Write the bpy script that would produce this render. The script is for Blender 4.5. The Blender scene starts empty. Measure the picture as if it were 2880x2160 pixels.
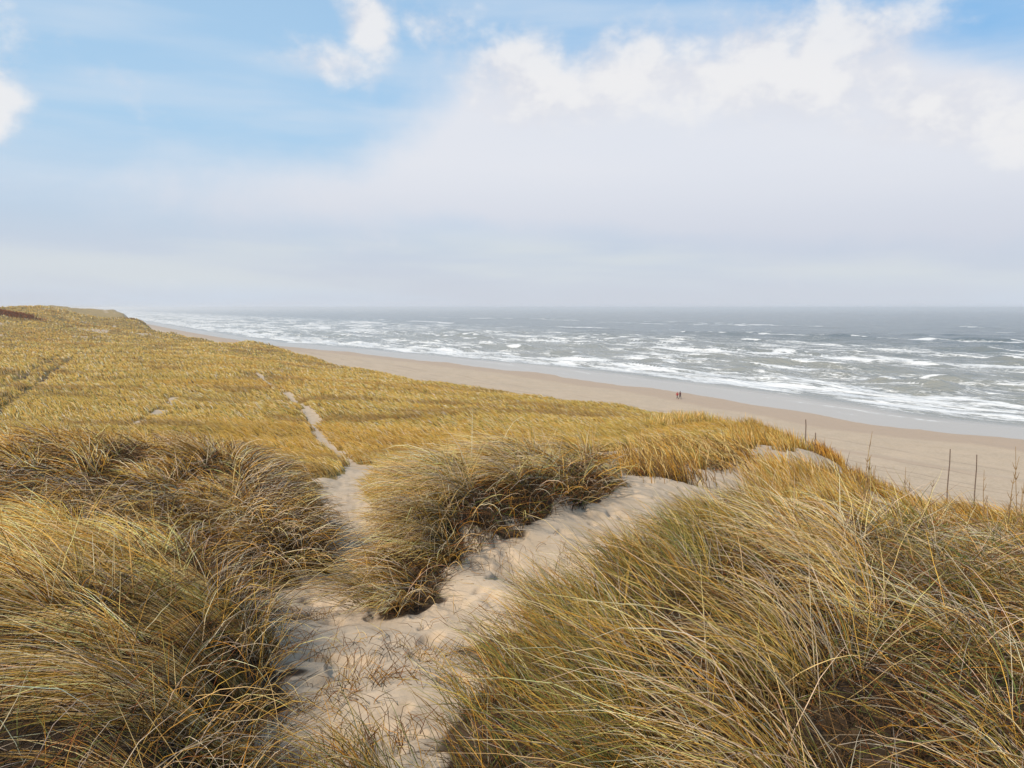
import bpy, math, random
import numpy as np
from mathutils import Vector

R = math.radians
rng = np.random.default_rng(7)
random.seed(7)
scene = bpy.context.scene
col = scene.collection

# ------------------------------------------------------------------ camera, sky, sun, exposure
EYE = 21.0
FPX = 1672.0                      # focal length in pixels of a 2212 px wide frame
PITCH = math.atan((829.5 - 665.0) / FPX)
cam_d = bpy.data.cameras.new('camera')
cam = bpy.data.objects.new('camera', cam_d); col.objects.link(cam)
cam.location = (0, 0, EYE)
cam.rotation_euler = (math.pi / 2 - PITCH, 0, 0)
cam_d.sensor_width = 36.0
cam_d.lens = 36.0 * FPX / 2212.0
cam_d.clip_start = 0.1
cam_d.clip_end = 80000
scene.camera = cam

SUN_EL, SUN_AZ = R(42), R(-138)   # azimuth measured from +Y towards +X
SUN_STRENGTH = 4.9
sd = bpy.data.lights.new('sun', 'SUN'); sd.energy = SUN_STRENGTH; sd.angle = R(5); sd.color = (1.0, .87, .70)
sun = bpy.data.objects.new('sun', sd); col.objects.link(sun)
sv = Vector((math.sin(SUN_AZ) * math.cos(SUN_EL), math.cos(SUN_AZ) * math.cos(SUN_EL), math.sin(SUN_EL)))
sun.rotation_euler = sv.to_track_quat('Z', 'Y').to_euler()
sun.location = (0, 0, 60)

scene.view_settings.view_transform = 'Standard'
scene.view_settings.look = 'None'
scene.view_settings.exposure = 0.0
scene.view_settings.gamma = 1.0
scene.cycles.volume_bounces = 1
scene.cycles.max_bounces = 8
scene.cycles.diffuse_bounces = 3
scene.cycles.volume_step_rate = 10


class NT:
    """small node-tree helper"""
    def __init__(s, tree):
        s.t = tree; s.n = tree.nodes; s.l = tree.links
    def new(s, typ, **kw):
        n = s.n.new(typ)
        for k, v in kw.items():
            setattr(n, k, v)
        return n
    def put(s, sock, v):
        if isinstance(v, bpy.types.NodeSocket):
            s.l.new(v, sock)
        elif v is not None:
            if sock.type == 'RGBA' and len(v) == 3:
                v = (*v, 1)
            sock.default_value = v
    def m(s, op, a, b=None, c=None, clamp=False):
        n = s.new('ShaderNodeMath', operation=op, use_clamp=clamp)
        for i, v in enumerate((a, b, c)):
            if v is not None:
                s.put(n.inputs[i], v)
        return n.outputs[0]
    def ss(s, v, a, b, lo=0.0, hi=1.0):
        n = s.new('ShaderNodeMapRange', interpolation_type='SMOOTHSTEP')
        for i, q in enumerate((v, a, b, lo, hi)):
            s.put(n.inputs[i], q)
        return n.outputs[0]
    def mix(s, f, a, b, blend='MIX'):
        n = s.new('ShaderNodeMix', data_type='RGBA', blend_type=blend)
        s.put(n.inputs[0], f); s.put(n.inputs[6], a); s.put(n.inputs[7], b)
        return n.outputs[2]
    def noise(s, vec, scale, detail=4, rough=.5, dist=0.0):
        n = s.new('ShaderNodeTexNoise')
        s.put(n.inputs['Vector'], vec); s.put(n.inputs['Scale'], scale)
        n.inputs['Detail'].default_value = detail; n.inputs['Roughness'].default_value = rough
        n.inputs['Distortion'].default_value = dist
        return n.outputs[0]
    def xyz(s, x, y, z=0.0):
        n = s.new('ShaderNodeCombineXYZ')
        for i, v in enumerate((x, y, z)):
            s.put(n.inputs[i], v)
        return n.outputs[0]
    def attr(s, name, out='Fac'):
        return s.new('ShaderNodeAttribute', attribute_name=name).outputs[out]


def deg_az(dx): return math.atan((dx - 1106) / FPX)
def deg_el(dy): return math.atan((665 - dy) / FPX)

# ---- world: Nishita sky with a pale veil and cumulus, all as functions of direction
world = bpy.data.worlds.new('World'); scene.world = world; world.use_nodes = True
w = NT(world.node_tree); w.n.clear()
STR = 0.10
sky = w.new('ShaderNodeTexSky', sky_type='NISHITA', sun_disc=False, sun_elevation=SUN_EL, sun_rotation=SUN_AZ,
            air_density=1.0, dust_density=0.6, ozone_density=1.6)
tc = w.new('ShaderNodeTexCoord')
sep = w.new('ShaderNodeSeparateXYZ'); w.l.new(tc.outputs['Generated'], sep.inputs[0])
az = w.m('ARCTAN2', sep.outputs[0], sep.outputs[1])
el = w.m('ARCSINE', sep.outputs[2])
pv = w.xyz(az, w.m('MULTIPLY', el, 1.35))
big = w.noise(pv, 5.0, 7, .56, .25)
fine = w.noise(pv, 15.0, 8, .58, .1)
streak = w.noise(w.xyz(w.m('MULTIPLY', w.m('ADD', az, w.m('MULTIPLY', el, .6)), .8), w.m('MULTIPLY', el, 5.5)), 3.0, 5, .5, .2)

def blob(dx, dy, rx, ry, wt=1.0):
    a, e = deg_az(dx), deg_el(dy)
    sx, sy = rx / FPX, ry / FPX
    qx = w.m('MULTIPLY', w.m('SUBTRACT', az, a), 1 / sx)
    qy = w.m('MULTIPLY', w.m('SUBTRACT', el, e), 1 / sy)
    q = w.m('ADD', w.m('MULTIPLY', qx, qx), w.m('MULTIPLY', qy, qy))
    return w.m('MULTIPLY', w.m('EXPONENT', w.m('MULTIPLY', q, -1.0)), wt)

def total(bl, op='ADD'):
    s = bl[0]
    for b in bl[1:]:
        s = w.m(op, s, b)
    return s

nz = w.m('ADD', w.m('MULTIPLY', w.m('SUBTRACT', big, .5), 1.25), w.m('MULTIPLY', w.m('SUBTRACT', fine, .5), 1.35))
cum = total([blob(1130, 170, 130, 85), blob(1330, 185, 170, 95), blob(1480, 200, 120, 70, .6), blob(1620, 170, 120, 85, .9), blob(1790, 150, 150, 85),
             blob(1560, 215, 360, 90, .95), blob(1230, 220, 210, 70, .9), blob(1400, 140, 260, 45, .6), blob(2050, 290, 180, 80, .75), blob(2180, 330, 180, 95, .85), blob(1900, 340, 200, 70, .5),
             blob(815, 100, 62, 80, .88), blob(730, 175, 130, 50, .80), blob(950, 75, 95, 65, .66),
             blob(0, 325, 66, 75, .95), blob(100, 30, 65, 50, .9), blob(1300, 75, 130, 30, .35), blob(2212, 80, 40, 35, .6),
             blob(-700, 150, 350, 160, 1), blob(2900, 60, 420, 200, 1), blob(1250, -500, 500, 170, .9), blob(-100, -700, 500, 200, 1)], 'MAXIMUM')
cumd = w.ss(w.m('ADD', cum, nz), .20, .90)
# soft pale sheet under and around the cumulus
soft = total([blob(1440, 280, 480, 130, 1.15), blob(2060, 380, 360, 120, 1.05), blob(1500, 400, 600, 130, .75), blob(2100, 440, 500, 150, .7), blob(900, 430, 500, 80, .45), blob(300, 450, 500, 70, .35), blob(1250, 300, 330, 100, .5)])
softd = w.m('MULTIPLY', w.ss(w.m('ADD', soft, w.m('MULTIPLY', w.m('SUBTRACT', big, .5), 1.3)), .12, .95), .90)
cir = w.m('MULTIPLY', w.ss(streak, .38, .70), .55)
veil = w.ss(el, R(27), R(3), 0.66, .97)
k = 1 / STR
skycol = w.mix(1.0, sky.outputs[0], (1.65, 1.95, 2.0), 'MULTIPLY')
vcol = w.mix(w.ss(el, R(1), R(13)), (.60 * k, .64 * k, .73 * k), w.mix(w.ss(az, R(-20), R(25)), (.42 * k, .62 * k, .82 * k), (.24 * k, .47 * k, .76 * k)))
c1 = w.mix(veil, skycol, vcol)
c1 = w.mix(cir, c1, (.64 * k, .735 * k, .85 * k))
lowband = w.m('MULTIPLY', w.m('MULTIPLY', w.ss(streak, .40, .62), w.ss(el, R(6.5), R(4.0))), w.ss(el, R(.6), R(2.2)))
c1 = w.mix(w.m('MULTIPLY', lowband, .55), c1, (.70 * k, .735 * k, .735 * k))
c2 = w.mix(softd, c1, w.mix(w.ss(el, R(3), R(11)), (.64 * k, .675 * k, .765 * k), (.80 * k, .81 * k, .86 * k)))
ccol = w.mix(w.ss(w.m('ADD', fine, w.m('MULTIPLY', w.m('SUBTRACT', cum, .6), .25)), .38, .62), (.72 * k, .735 * k, .80 * k), (.86 * k, .86 * k, .875 * k))
c3 = w.mix(w.m('MULTIPLY', cumd, .93), c2, ccol)
bg = w.new('ShaderNodeBackground'); w.put(bg.inputs[0], c3); bg.inputs[1].default_value = STR
wo = w.new('ShaderNodeOutputWorld'); w.l.new(bg.outputs[0], wo.inputs[0])

# ------------------------------------------------------------------ numeric helpers
def sstep(x, a, b):
    t = np.clip((x - a) / (b - a), 0, 1)
    return t * t * (3 - 2 * t)

def _hash(i, j, s):
    n = (i * 374761393 + j * 668265263 + s * 974634777) & 0xffffffff
    n = ((n ^ (n >> 13)) * 1274126177) & 0xffffffff
    return ((n ^ (n >> 16)) & 0xffff) / 65535.0

def vnoise(x, y, s=0):
    xi = np.floor(x).astype(np.int64); yi = np.floor(y).astype(np.int64)
    fx = x - xi; fy = y - yi
    fx = fx * fx * (3 - 2 * fx); fy = fy * fy * (3 - 2 * fy)
    a = _hash(xi, yi, s); b = _hash(xi + 1, yi, s); c = _hash(xi, yi + 1, s); d = _hash(xi + 1, yi + 1, s)
    return (a * (1 - fx) + b * fx) * (1 - fy) + (c * (1 - fx) + d * fx) * fy - .5

def fbm(x, y, octs=4, s=0, g=.5):
    r = 0; a = 1.0
    for o in range(octs):
        c, q = math.cos(.55 + o * 1.1), math.sin(.55 + o * 1.1)
        r = r + a * vnoise(x * c - y * q, x * q + y * c, s + o * 17)
        x = x * 2.03; y = y * 2.03; a *= g
    return r

CU = (-.5, .8660254); CN = (.8660254, .5)
def uv(x, y): return CU[0] * x + CU[1] * y, CN[0] * x + CN[1] * y

def ray(dx, dy):
    yup = (829.5 - dy) / FPX
    return ((dx - 1106) / FPX, math.cos(PITCH) + yup * math.sin(PITCH), -math.sin(PITCH) + yup * math.cos(PITCH))
def G(dx, dy, Y):                # the place seen at (dx,dy) when it lies Y metres ahead
    r = ray(dx, dy); t = Y / r[1]
    return (r[0] * t, Y, EYE + r[2] * t)
def P(dx, Y, drop):              # a place Y ahead, drop below the eye
    d = Y * math.cos(PITCH) + drop * math.sin(PITCH)
    return ((dx - 1106) / FPX * d, Y, EYE - drop)
def S(dx, dy, z=0.0):            # the place seen at (dx,dy) at height z
    r = ray(dx, dy); t = (z - EYE) / r[2]
    return (r[0] * t, r[1] * t, z)

# waterline: offset from the coast axis as a function of distance along it
_wl = [S(*p, 0.05) for p in ((2212, 948), (2050, 935), (1900, 919), (1850, 911), (1760, 893), (1640, 876), (1460, 845), (1250, 816), (1100, 797), (900, 775), (760, 760), (550, 741), (400, 716), (320, 700), (250, 687))]
_wu = np.array([uv(p[0], p[1])[0] for p in _wl]); _wv = np.array([uv(p[0], p[1])[1] for p in _wl])
_o = np.argsort(_wu); _wu = _wu[_o]; _wv = _wv[_o]
def waterline(u): return np.interp(u, _wu, _wv) + .6 * vnoise(u / 9.0, u * 0, 3)

def shift(u): return -25 * sstep(u, 180, 420) + 20 * sstep(u, 550, 900)     # the dune foot follows the bend of the coast

def base(x, y):
    u, v = uv(x, y)
    r = np.hypot(x, y)
    vw = waterline(u)
    d = vw - v
    zb = np.where(d > 0, .035 * np.minimum(d, 22) + .028 * np.clip(d - 22, 0, 50), .05 * d)
    zb = np.maximum(zb, -4)
    ve = 54 + 5 * vnoise(u / 22, u * 0, 5) + 3 * vnoise(u / 7, u * 0, 6)
    far = sstep(r, 220, 420)
    ve = ve + shift(u)
    hd = 8.6 + 4.5 * sstep(v, 50, -20) + far * (4.5 * sstep(v, 20, -30) + 3.0 * fbm(x / 60, y / 60, 4, 9))
    t = sstep(v, ve + 17, ve - 1)
    return zb * (1 - t) + np.maximum(hd, zb) * t

ctrl = [
    # the sandy hollow at the camera's feet and the path through the gap
    G(850, 1659, 3.2), G(830, 1450, 4.6), G(810, 1350, 5.8), G(690, 1290, 7.6), G(720, 1200, 11), G(735, 1100, 17), G(790, 1010, 27), G(690, 900, 55), G(560, 810, 100),
    # the sand running up to the right
    G(1000, 1330, 6.0), G(1150, 1220, 7.2), G(1300, 1130, 9), G(1400, 1030, 13), G(1600, 970, 21), G(1760, 985, 25),
    # left foreground mound
    P(-200, 3, 1.95), P(0, 3, 1.95), P(200, 3.5, 2.0), P(400, 3.8, 2.1), P(560, 4.2, 2.3), P(0, 5, 1.95), P(250, 5.5, 2.05), P(450, 5.8, 2.3), P(560, 6.5, 2.62), P(-200, 5, 1.95), P(0, 7.6, 2.4), P(250, 7.8, 2.6), P(500, 8, 2.85),
    # second mound
    P(-150, 11, 2.5), P(0, 11, 2.45), P(200, 11, 2.4), P(350, 11, 2.42), P(500, 11, 2.6), P(600, 10.5, 2.9), P(670, 9.6, 3.15),
    P(-100, 20, 4.1), P(0, 20, 4.2), P(350, 20, 4.6), P(600, 20, 4.8),
    P(0, 40, 6.0), P(350, 40, 6.7), P(0, 70, 7.2), P(350, 70, 7.9), P(600, 40, 7.0), P(0, 110, 7.8), P(300, 110, 8.3),
    # centre mound
    P(780, 8.2, 3.0), P(850, 6.5, 2.64), P(820, 8, 2.8), P(900, 8.5, 2.5), P(1000, 7, 2.45), P(1000, 9.5, 2.4), P(1150, 10.5, 2.42), P(1250, 11, 2.5), P(800, 12, 3.7),
    P(950, 20, 4.6), P(1150, 20, 4.2), P(1300, 20, 3.9), P(1250, 14, 3.05), P(1000, 35, 6.7), P(1150, 45, 7.5), P(1150, 70, 9.2), P(900, 60, 8.3),
    P(1350, 22, 4.1), P(1500, 30, 5.3), P(1350, 40, 7.0), P(1500, 48, 7.05), P(1420, 60, 9.2), P(1560, 44, 6.9), P(1640, 42, 6.75), P(1700, 36, 6.45), P(1740, 32, 6.05),
    P(1790, 32, 6.15), P(1830, 29, 6.15), P(1650, 27, 4.9), P(1740, 46, 10.0), P(1830, 40, 10.5), P(1600, 60, 11.0), P(1500, 66, 10.0),
    # right foreground mound
    P(1000, 3.2, 2.0), P(1080, 5, 2.3), P(1300, 3, 1.85), P(1300, 5.5, 2.15), P(1300, 7.3, 2.38), P(1600, 3, 1.75), P(1600, 5, 1.8), P(1700, 7, 2.15), P(1700, 10, 2.85), P(1550, 10, 2.75), P(1550, 15, 3.45),
    P(2000, 3, 1.72), P(2000, 5, 1.8), P(2250, 3, 1.75), P(2250, 6, 2.2), P(1900, 8, 2.4), P(2100, 8, 2.55), P(2250, 10, 3.2), P(1950, 11, 3.1),
    P(1850, 15, 3.95), P(2000, 15, 4.3), P(2250, 15, 4.6), P(1900, 20, 4.9), P(2100, 20, 6.0), P(2350, 20, 7.0), P(1900, 28, 7.3), P(2250, 30, 11.0), P(2000, 36, 12.0),
    # far meadow, its seaward rim and the hills on the left
    P(-50, 170, 8.2), P(200, 170, 8.7), P(350, 180, 9.6), P(480, 195, 9.7), P(430, 215, 9.9), P(560, 178, 11.2), P(700, 150, 12.2), P(900, 118, 11.75), P(1100, 97, 11.1), P(1300, 80, 10.8), P(1420, 72, 10.2), P(600, 140, 10.2), P(800, 100, 9.9),
    P(0, 260, 3.7), P(0, 335, 1.1), P(60, 335, 1.0), P(130, 340, 2.0), P(200, 335, 4.2), P(270, 325, 7.4), P(340, 300, 10.3), P(150, 260, 6.6), P(250, 250, 9.0), P(-150, 300, 2.0),
    P(30, 820, 0.6), P(90, 830, -.6), P(150, 850, -.9), P(205, 850, 1.2), P(250, 850, 5.5), P(300, 870, 11.0), P(350, 870, 16.0), P(0, 560, 4.5), P(120, 560, 5), P(-200, 700, 1.5),
]
ctrl += [(-6, -4, 18.9), (0, -4, 18.9), (6, -4, 18.9), (0, .8, 19.05), (-2.5, 1, 19.05), (2.5, 1, 19.15), (-10, 0, 18.8), (9, 1, 18.7), (-25, 3, 17), (22, 4, 14.5), (-60, 20, 15), (40, 5, 8)]
for rr in (1500, 2500, 9000):
    for a in (-80, -50, -35, -20, -5, 20, 50, 80):
        x_, y_ = rr * math.sin(R(a)), rr * math.cos(R(a))
        ctrl.append((x_, y_, float(base(np.array([x_]), np.array([y_]))[0])))
for rr, a in ((120, -75), (300, -75), (500, -60), (600, -28), (420, -22), (1000, -45)):
    x_, y_ = rr * math.sin(R(a)), rr * math.cos(R(a))
    ctrl.append((x_, y_, float(base(np.array([x_]), np.array([y_]))[0])))
CT = np.array(ctrl, float)

KA = 2.2
def q_of(x, y):
    r = np.hypot(x, y) + .4
    return np.arctan2(x, y) * KA, np.log(r)

_qx, _qy = q_of(CT[:, 0], CT[:, 1])
def _phi(d2): return .5 * d2 * np.log(d2 + 1e-9)
_n = len(CT)
_A = _phi((_qx[:, None] - _qx) ** 2 + (_qy[:, None] - _qy) ** 2) + np.eye(_n) * .004
_Pm = np.stack([np.ones(_n), _qx, _qy], 1)
_M = np.block([[_A, _Pm], [_Pm.T, np.zeros((3, 3))]])
_res = CT[:, 2] - base(CT[:, 0], CT[:, 1])
_W = np.linalg.solve(_M, np.concatenate([_res, np.zeros(3)]))

def dist_poly(x, y, pts, wid=None):
    """distance to a polyline; with per-vertex widths also returns the local half width"""
    best = np.full(x.shape, 1e9); bw = np.zeros(x.shape)
    for i in range(len(pts) - 1):
        ax, ay = pts[i][:2]; bx, by = pts[i + 1][:2]
        L2 = (bx - ax) ** 2 + (by - ay) ** 2 + 1e-9
        t = np.clip(((x - ax) * (bx - ax) + (y - ay) * (by - ay)) / L2, 0, 1)
        d = np.hypot(x - ax - t * (bx - ax), y - ay - t * (by - ay))
        if wid is not None:
            ww = wid[i] + (wid[i + 1] - wid[i]) * t
            k_ = d - ww < best - bw
            bw = np.where(k_, ww, bw); best = np.where(k_, d, best)
        else:
            best = np.minimum(best, d)
    return (best, bw) if wid is not None else best

PATH = [G(690, 1290, 7.6), G(712, 1200, 11), G(725, 1100, 16.5), G(760, 1045, 22), G(795, 1010, 27), G(745, 970, 34), G(690, 930, 45), G(678, 900, 55), G(655, 880, 63), G(620, 855, 74), G(575, 820, 92), G(555, 808, 100)]
PATHW = [.45, .42, .5, .8, .55, .26, .22, .38, .30, .26, .28, .22]
TRACK2 = [G(270, 945, 41), G(310, 925, 47), G(345, 903, 55), G(380, 870, 68)]
RUT1 = [G(-60, 980, 34), G(10, 915, 50), G(50, 870, 64), G(100, 825, 88), G(150, 785, 122), G(163, 768, 135)]
RUT2 = [G(-80, 910, 52), G(0, 860, 68), G(60, 822, 90), G(110, 792, 118), G(130, 772, 132)]
BARE = [(G(640, 1070, 20), 1.5), (G(700, 1040, 23), 1.3), (G(600, 1035, 23), .9)]

def inside(x, y, poly):
    c = np.zeros(x.shape, bool); n = len(poly)
    for i in range(n):
        x1, y1 = poly[i]; x2, y2 = poly[(i + 1) % n]
        k_ = ((y1 > y) != (y2 > y))
        with np.errstate(divide='ignore', invalid='ignore'):
            xx = (x2 - x1) * (y - y1) / (y2 - y1 + 1e-12) + x1
        c ^= k_ & (x < xx)
    return c
def poly_dist(x, y, poly):
    d = dist_poly(x, y, list(poly) + [poly[0]])
    return np.where(inside(x, y, poly), -d, d)

def W(*p): return [(P(a, b, 2.3)[0], b) for a, b in p]      # (azimuth column, metres ahead) -> ground xy
REG = {
    'A': W((-900, 1.5), (100, 1.6), (380, 2.1), (540, 3.0), (610, 4.0), (590, 5.2), (560, 6.1), (430, 6.5), (200, 6.7), (-200, 6.9), (-600, 6.5)),
    'D': W((-450, 8.3), (0, 8.0), (250, 8.0), (470, 8.1), (600, 8.0), (690, 8.6), (695, 10.2), (640, 12.5), (520, 14.0), (250, 15.0), (-100, 15), (-450, 14)),
    'B': W((815, 6.7), (860, 6.2), (940, 6.5), (1010, 7.4), (1140, 8.4), (1235, 9.2), (1320, 10.4), (1320, 12.5), (1180, 15), (1000, 16), (930, 15), (915, 12), (870, 9), (825, 7.8)),
    'C': W((900, 1.9), (965, 3.0), (1025, 4.0), (1110, 5.0), (1310, 6.0), (1450, 7.3), (1540, 8.6), (1700, 9.3), (1720, 7.2), (1650, 5.6), (1640, 4.2), (1700, 3.0), (1760, 1.7)),
    'G': W((1400, 1.7), (1500, 3.0), (1600, 4.2), (1680, 5.5), (1700, 7.0), (1720, 9.4), (1830, 9.2), (1890, 6.5), (1970, 4.3), (2100, 1.7)),
    'E': W((2000, 1.7), (1930, 4.3), (1870, 6.6), (1900, 8.0), (2100, 8.2), (2400, 8.2), (2800, 5.0), (3000, 1.7)),
    'F': W((1640, 10.6), (1620, 12.5), (1640, 15), (1700, 18), (1850, 17.5), (1900, 13), (1850, 10.2), (1700, 10.2)),
    'H': W((1960, 9.0), (1930, 11.5), (2000, 15), (2150, 17), (2400, 17), (2500, 10)),
    'I': W((1360, 13.2), (1370, 15.8), (1420, 17), (1480, 15.5), (1470, 13)),
    'J': W((1420, 17.5), (1440, 20.5), (1580, 20.5), (1620, 18), (1540, 16.5)),
    'K': W((1400, 42), (1440, 52), (1550, 53), (1615, 47), (1600, 43), (1500, 40)),
    'L': W((1622, 36), (1630, 45), (1680, 44), (1720, 36), (1740, 30), (1640, 26), (1600, 29), (1595, 34)),
    'Q': W((1340, 17), (1350, 22), (1400, 27), (1640, 30), (1760, 31), (1800, 27), (1700, 23), (1600, 19), (1500, 16)),
    'N': W((1770, 31), (1785, 35), (1820, 32), (1845, 27), (1800, 28)),
    'O': W((1885, 19), (1900, 23), (1980, 22), (1990, 19)),
}

def mounds(x, y):
    m_ = np.zeros(x.shape)
    k_ = np.hypot(x, y) < 22
    if k_.any():
        xs, ys = x[k_], y[k_]
        nn = .30 * fbm(xs / .8, ys / .8, 2, 48); q = np.zeros(xs.shape)
        for nm, hh in (('A', .26), ('D', .26), ('B', .24), ('C', .10), ('G', .10)):
            q = np.maximum(q, hh * sstep(-poly_dist(xs, ys, REG[nm]) + nn, .02, .55))
        m_[k_] = q
    return m_

def terr(x, y, fine_=True):
    x = np.asarray(x, float); y = np.asarray(y, float)
    sh = x.shape; x = x.ravel(); y = y.ravel()
    out = np.empty(x.shape)
    for i in range(0, len(x), 60000):
        xs = x[i:i + 60000]; ys = y[i:i + 60000]
        u, v = uv(xs, ys)
        r = np.hypot(xs, ys)
        z = base(xs, ys)
        qx, qy = q_of(xs, ys)
        d2 = (qx[:, None] - _qx) ** 2 + (qy[:, None] - _qy) ** 2
        res = _phi(d2) @ _W[:_n] + _W[_n] + _W[_n + 1] * qx + _W[_n + 2] * qy
        vs = v - shift(u)
        wgt = sstep(vs, 76, 60) * sstep(r, 3000, 1200)
        z = z + res * wgt + mounds(xs, ys)
        if fine_:
            dune = sstep(vs, 74, 60)
            z += dune * (sstep(r, 14, 60) * .5 * fbm(xs / 9, ys / 9, 3, 21) + sstep(r, 180, 330) * 3.2 * fbm(xs / 24, ys / 24, 4, 22, .58))
            z += sstep(r, 60, 5) * .12 * fbm(xs / .9, ys / .9, 3, 23)
            # footprints and wind ripples in the near sand
            near = sstep(r, 40, 10)
            f = fbm(xs / .26, ys / .26, 2, 25)
            z += near * (-.06 * sstep(f, .12, .34) + .012 * fbm(xs / .09, ys / .09, 2, 26))
            dp, pw = dist_poly(xs, ys, PATH, PATHW)
            z -= .12 * sstep(dp, pw + .5, pw * .5) * sstep(r, 9, 14)
            for rt in (RUT1, RUT2):
                z -= .22 * sstep(dist_poly(xs, ys, rt), 1.0, .2)
            # low scarps, tyre tracks and foot-marked sand on the beach
            bm = sstep(vs, 66, 76) * sstep(r, 900, 300)
            wob = 2.2 * vnoise(u / 26, u * 0, 31)
            for vv, dep in ((81, .10), (82.8, .10), (91, .07), (92.8, .07)):
                z -= bm * dep * np.exp(-((v - vv - wob) / .32) ** 2)
            z += bm * .10 * fbm(u / 5, v / 2.2, 3, 32)
            z += bm * .25 * np.tanh((97 + 5 * vnoise(u / 40, u * 0, 33) - v) / .7) * sstep(vnoise(u / 30, u * 0, 34), -.1, .2)
        out[i:i + 60000] = z
    return out.reshape(sh)

# ------------------------------------------------------------------ mesh helpers
def tag(o, label=None, cat=None, group=None, kind=None):
    if label: o['label'] = label
    if cat: o['category'] = cat
    if group: o['group'] = group
    if kind: o['kind'] = kind
    return o

def mesh_np(name, V, F, mats, attrs=None, smooth=True, parent=None, midx=None):
    """V (n,3), F (m,3|4) -> one linked mesh object; attrs {name: (type, domain, array)}"""
    me = bpy.data.meshes.new(name)
    V = np.asarray(V, np.float32); F = np.asarray(F, np.int32)
    n, k_ = F.shape
    me.vertices.add(len(V)); me.vertices.foreach_set('co', V.ravel())
    me.loops.add(n * k_); me.loops.foreach_set('vertex_index', F.ravel())
    me.polygons.add(n)
    me.polygons.foreach_set('loop_start', np.arange(0, n * k_, k_, dtype=np.int32))
    me.polygons.foreach_set('loop_total', np.full(n, k_, np.int32))
    if smooth: me.polygons.foreach_set('use_smooth', np.ones(n, bool))
    me.update(calc_edges=True)
    for a, (ty, dom, arr) in (attrs or {}).items():
        at = me.attributes.new(a, ty, dom)
        at.data.foreach_set('color' if 'COLOR' in ty else 'value', np.asarray(arr, np.float32).ravel())
    for m_ in (mats if isinstance(mats, (list, tuple)) else [mats]): me.materials.append(m_)
    o = bpy.data.objects.new(name, me); col.objects.link(o)
    if parent: o.parent = parent
    return o

def sub(V, F, keep, arrs):
    F = F[keep]
    idx = np.unique(F); mp = np.full(len(V), -1); mp[idx] = np.arange(len(idx))
    return V[idx], mp[F], [a[idx] for a in arrs]

def material(name):
    m_ = bpy.data.materials.new(name); m_.use_nodes = True
    t = NT(m_.node_tree); t.n.clear()
    b = t.new('ShaderNodeBsdfPrincipled'); o = t.new('ShaderNodeOutputMaterial')
    t.l.new(b.outputs[0], o.inputs[0])
    return m_, t, b, o

# ------------------------------------------------------------------ materials
def ground_mat():
    m_, t, b, o = material('dune sand and thatch')
    tc = t.new('ShaderNodeTexCoord'); P0 = tc.outputs['Object']
    sand = t.attr('sand'); wet_and_streaks = t.attr('wet_and_streaks')
    n1 = t.noise(P0, .25, 4); n2 = t.noise(P0, 3.0, 5, .6); n3 = t.noise(P0, 60, 3, .6); n4 = t.noise(P0, 260, 2, .5)
    dry = t.mix(t.ss(n2, .35, .65), (.37, .29, .205), (.44, .35, .255))
    dry = t.mix(t.ss(n1, .4, .62, 0, .5), dry, (.46, .36, .26))
    dry = t.mix(t.ss(n4, .55, .75, 0, .35), dry, (.25, .18, .12))
    dry = t.mix(t.ss(n3, .60, .72, 0, .25), dry, (.30, .20, .12))
    damp = t.mix(n2, (.345, .25, .17), (.385, .285, .20))
    sandc = t.mix(wet_and_streaks, dry, damp)
    mpg = t.new('ShaderNodeMapping'); t.l.new(P0, mpg.inputs[0]); mpg.inputs['Rotation'].default_value = (0, 0, -R(30))
    spg = t.new('ShaderNodeSeparateXYZ'); t.l.new(mpg.outputs[0], spg.inputs[0]); vg, ug = spg.outputs[0], spg.outputs[1]
    wobg = t.m('MULTIPLY', t.m('SUBTRACT', t.noise(t.xyz(t.m('MULTIPLY', ug, .03), 0.0), 1.0, 2), .5), 9.0)
    vw_ = t.m('ADD', vg, wobg)
    tracks = None
    for v0, w0, st in ((79.0, .30, .5), (80.9, .30, .5), (85.2, .35, .35), (87.2, .35, .35), (93.0, .55, .3), (101.0, .8, .22)):
        q = t.m('MULTIPLY', t.ss(t.m('ABSOLUTE', t.m('SUBTRACT', vw_, v0)), w0, w0 * .3), st)
        q = t.m('MULTIPLY', q, t.ss(t.noise(t.xyz(t.m('MULTIPLY', ug, .05), v0), 1.0, 3), .42, .55))
        tracks = q if tracks is None else t.m('MAXIMUM', tracks, q)
    sandc = t.mix(tracks, sandc, (.17, .12, .085))
    churn = t.noise(t.xyz(t.m('MULTIPLY', vg, .9), t.m('MULTIPLY', ug, .35)), 1.0, 6, .7)
    sandc = t.mix(t.m('MULTIPLY', t.ss(churn, .5, .7), .22), sandc, (.27, .20, .14))
    th = t.mix(t.ss(n2, .35, .65), (.03, .018, .011), (.06, .038, .02))  # dead thatch, made darker so the gaps between blades carry their shade as colour
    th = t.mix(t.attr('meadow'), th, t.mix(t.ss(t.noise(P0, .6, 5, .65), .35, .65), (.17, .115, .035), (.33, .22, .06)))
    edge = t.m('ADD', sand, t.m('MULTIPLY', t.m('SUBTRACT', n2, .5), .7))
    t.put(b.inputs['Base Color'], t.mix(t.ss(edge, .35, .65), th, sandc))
    t.put(b.inputs['Roughness'], t.m('SUBTRACT', .95, t.m('MULTIPLY', wet_and_streaks, .35)))
    b.inputs['Specular IOR Level'].default_value = .25
    bp = t.new('ShaderNodeBump'); bp.inputs['Strength'].default_value = .5; bp.inputs['Distance'].default_value = .02
    t.put(bp.inputs['Height'], t.m('ADD', t.noise(P0, 14, 5, .6), t.m('MULTIPLY', n3, .25)))
    t.l.new(bp.outputs[0], b.inputs['Normal'])
    return m_

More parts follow.
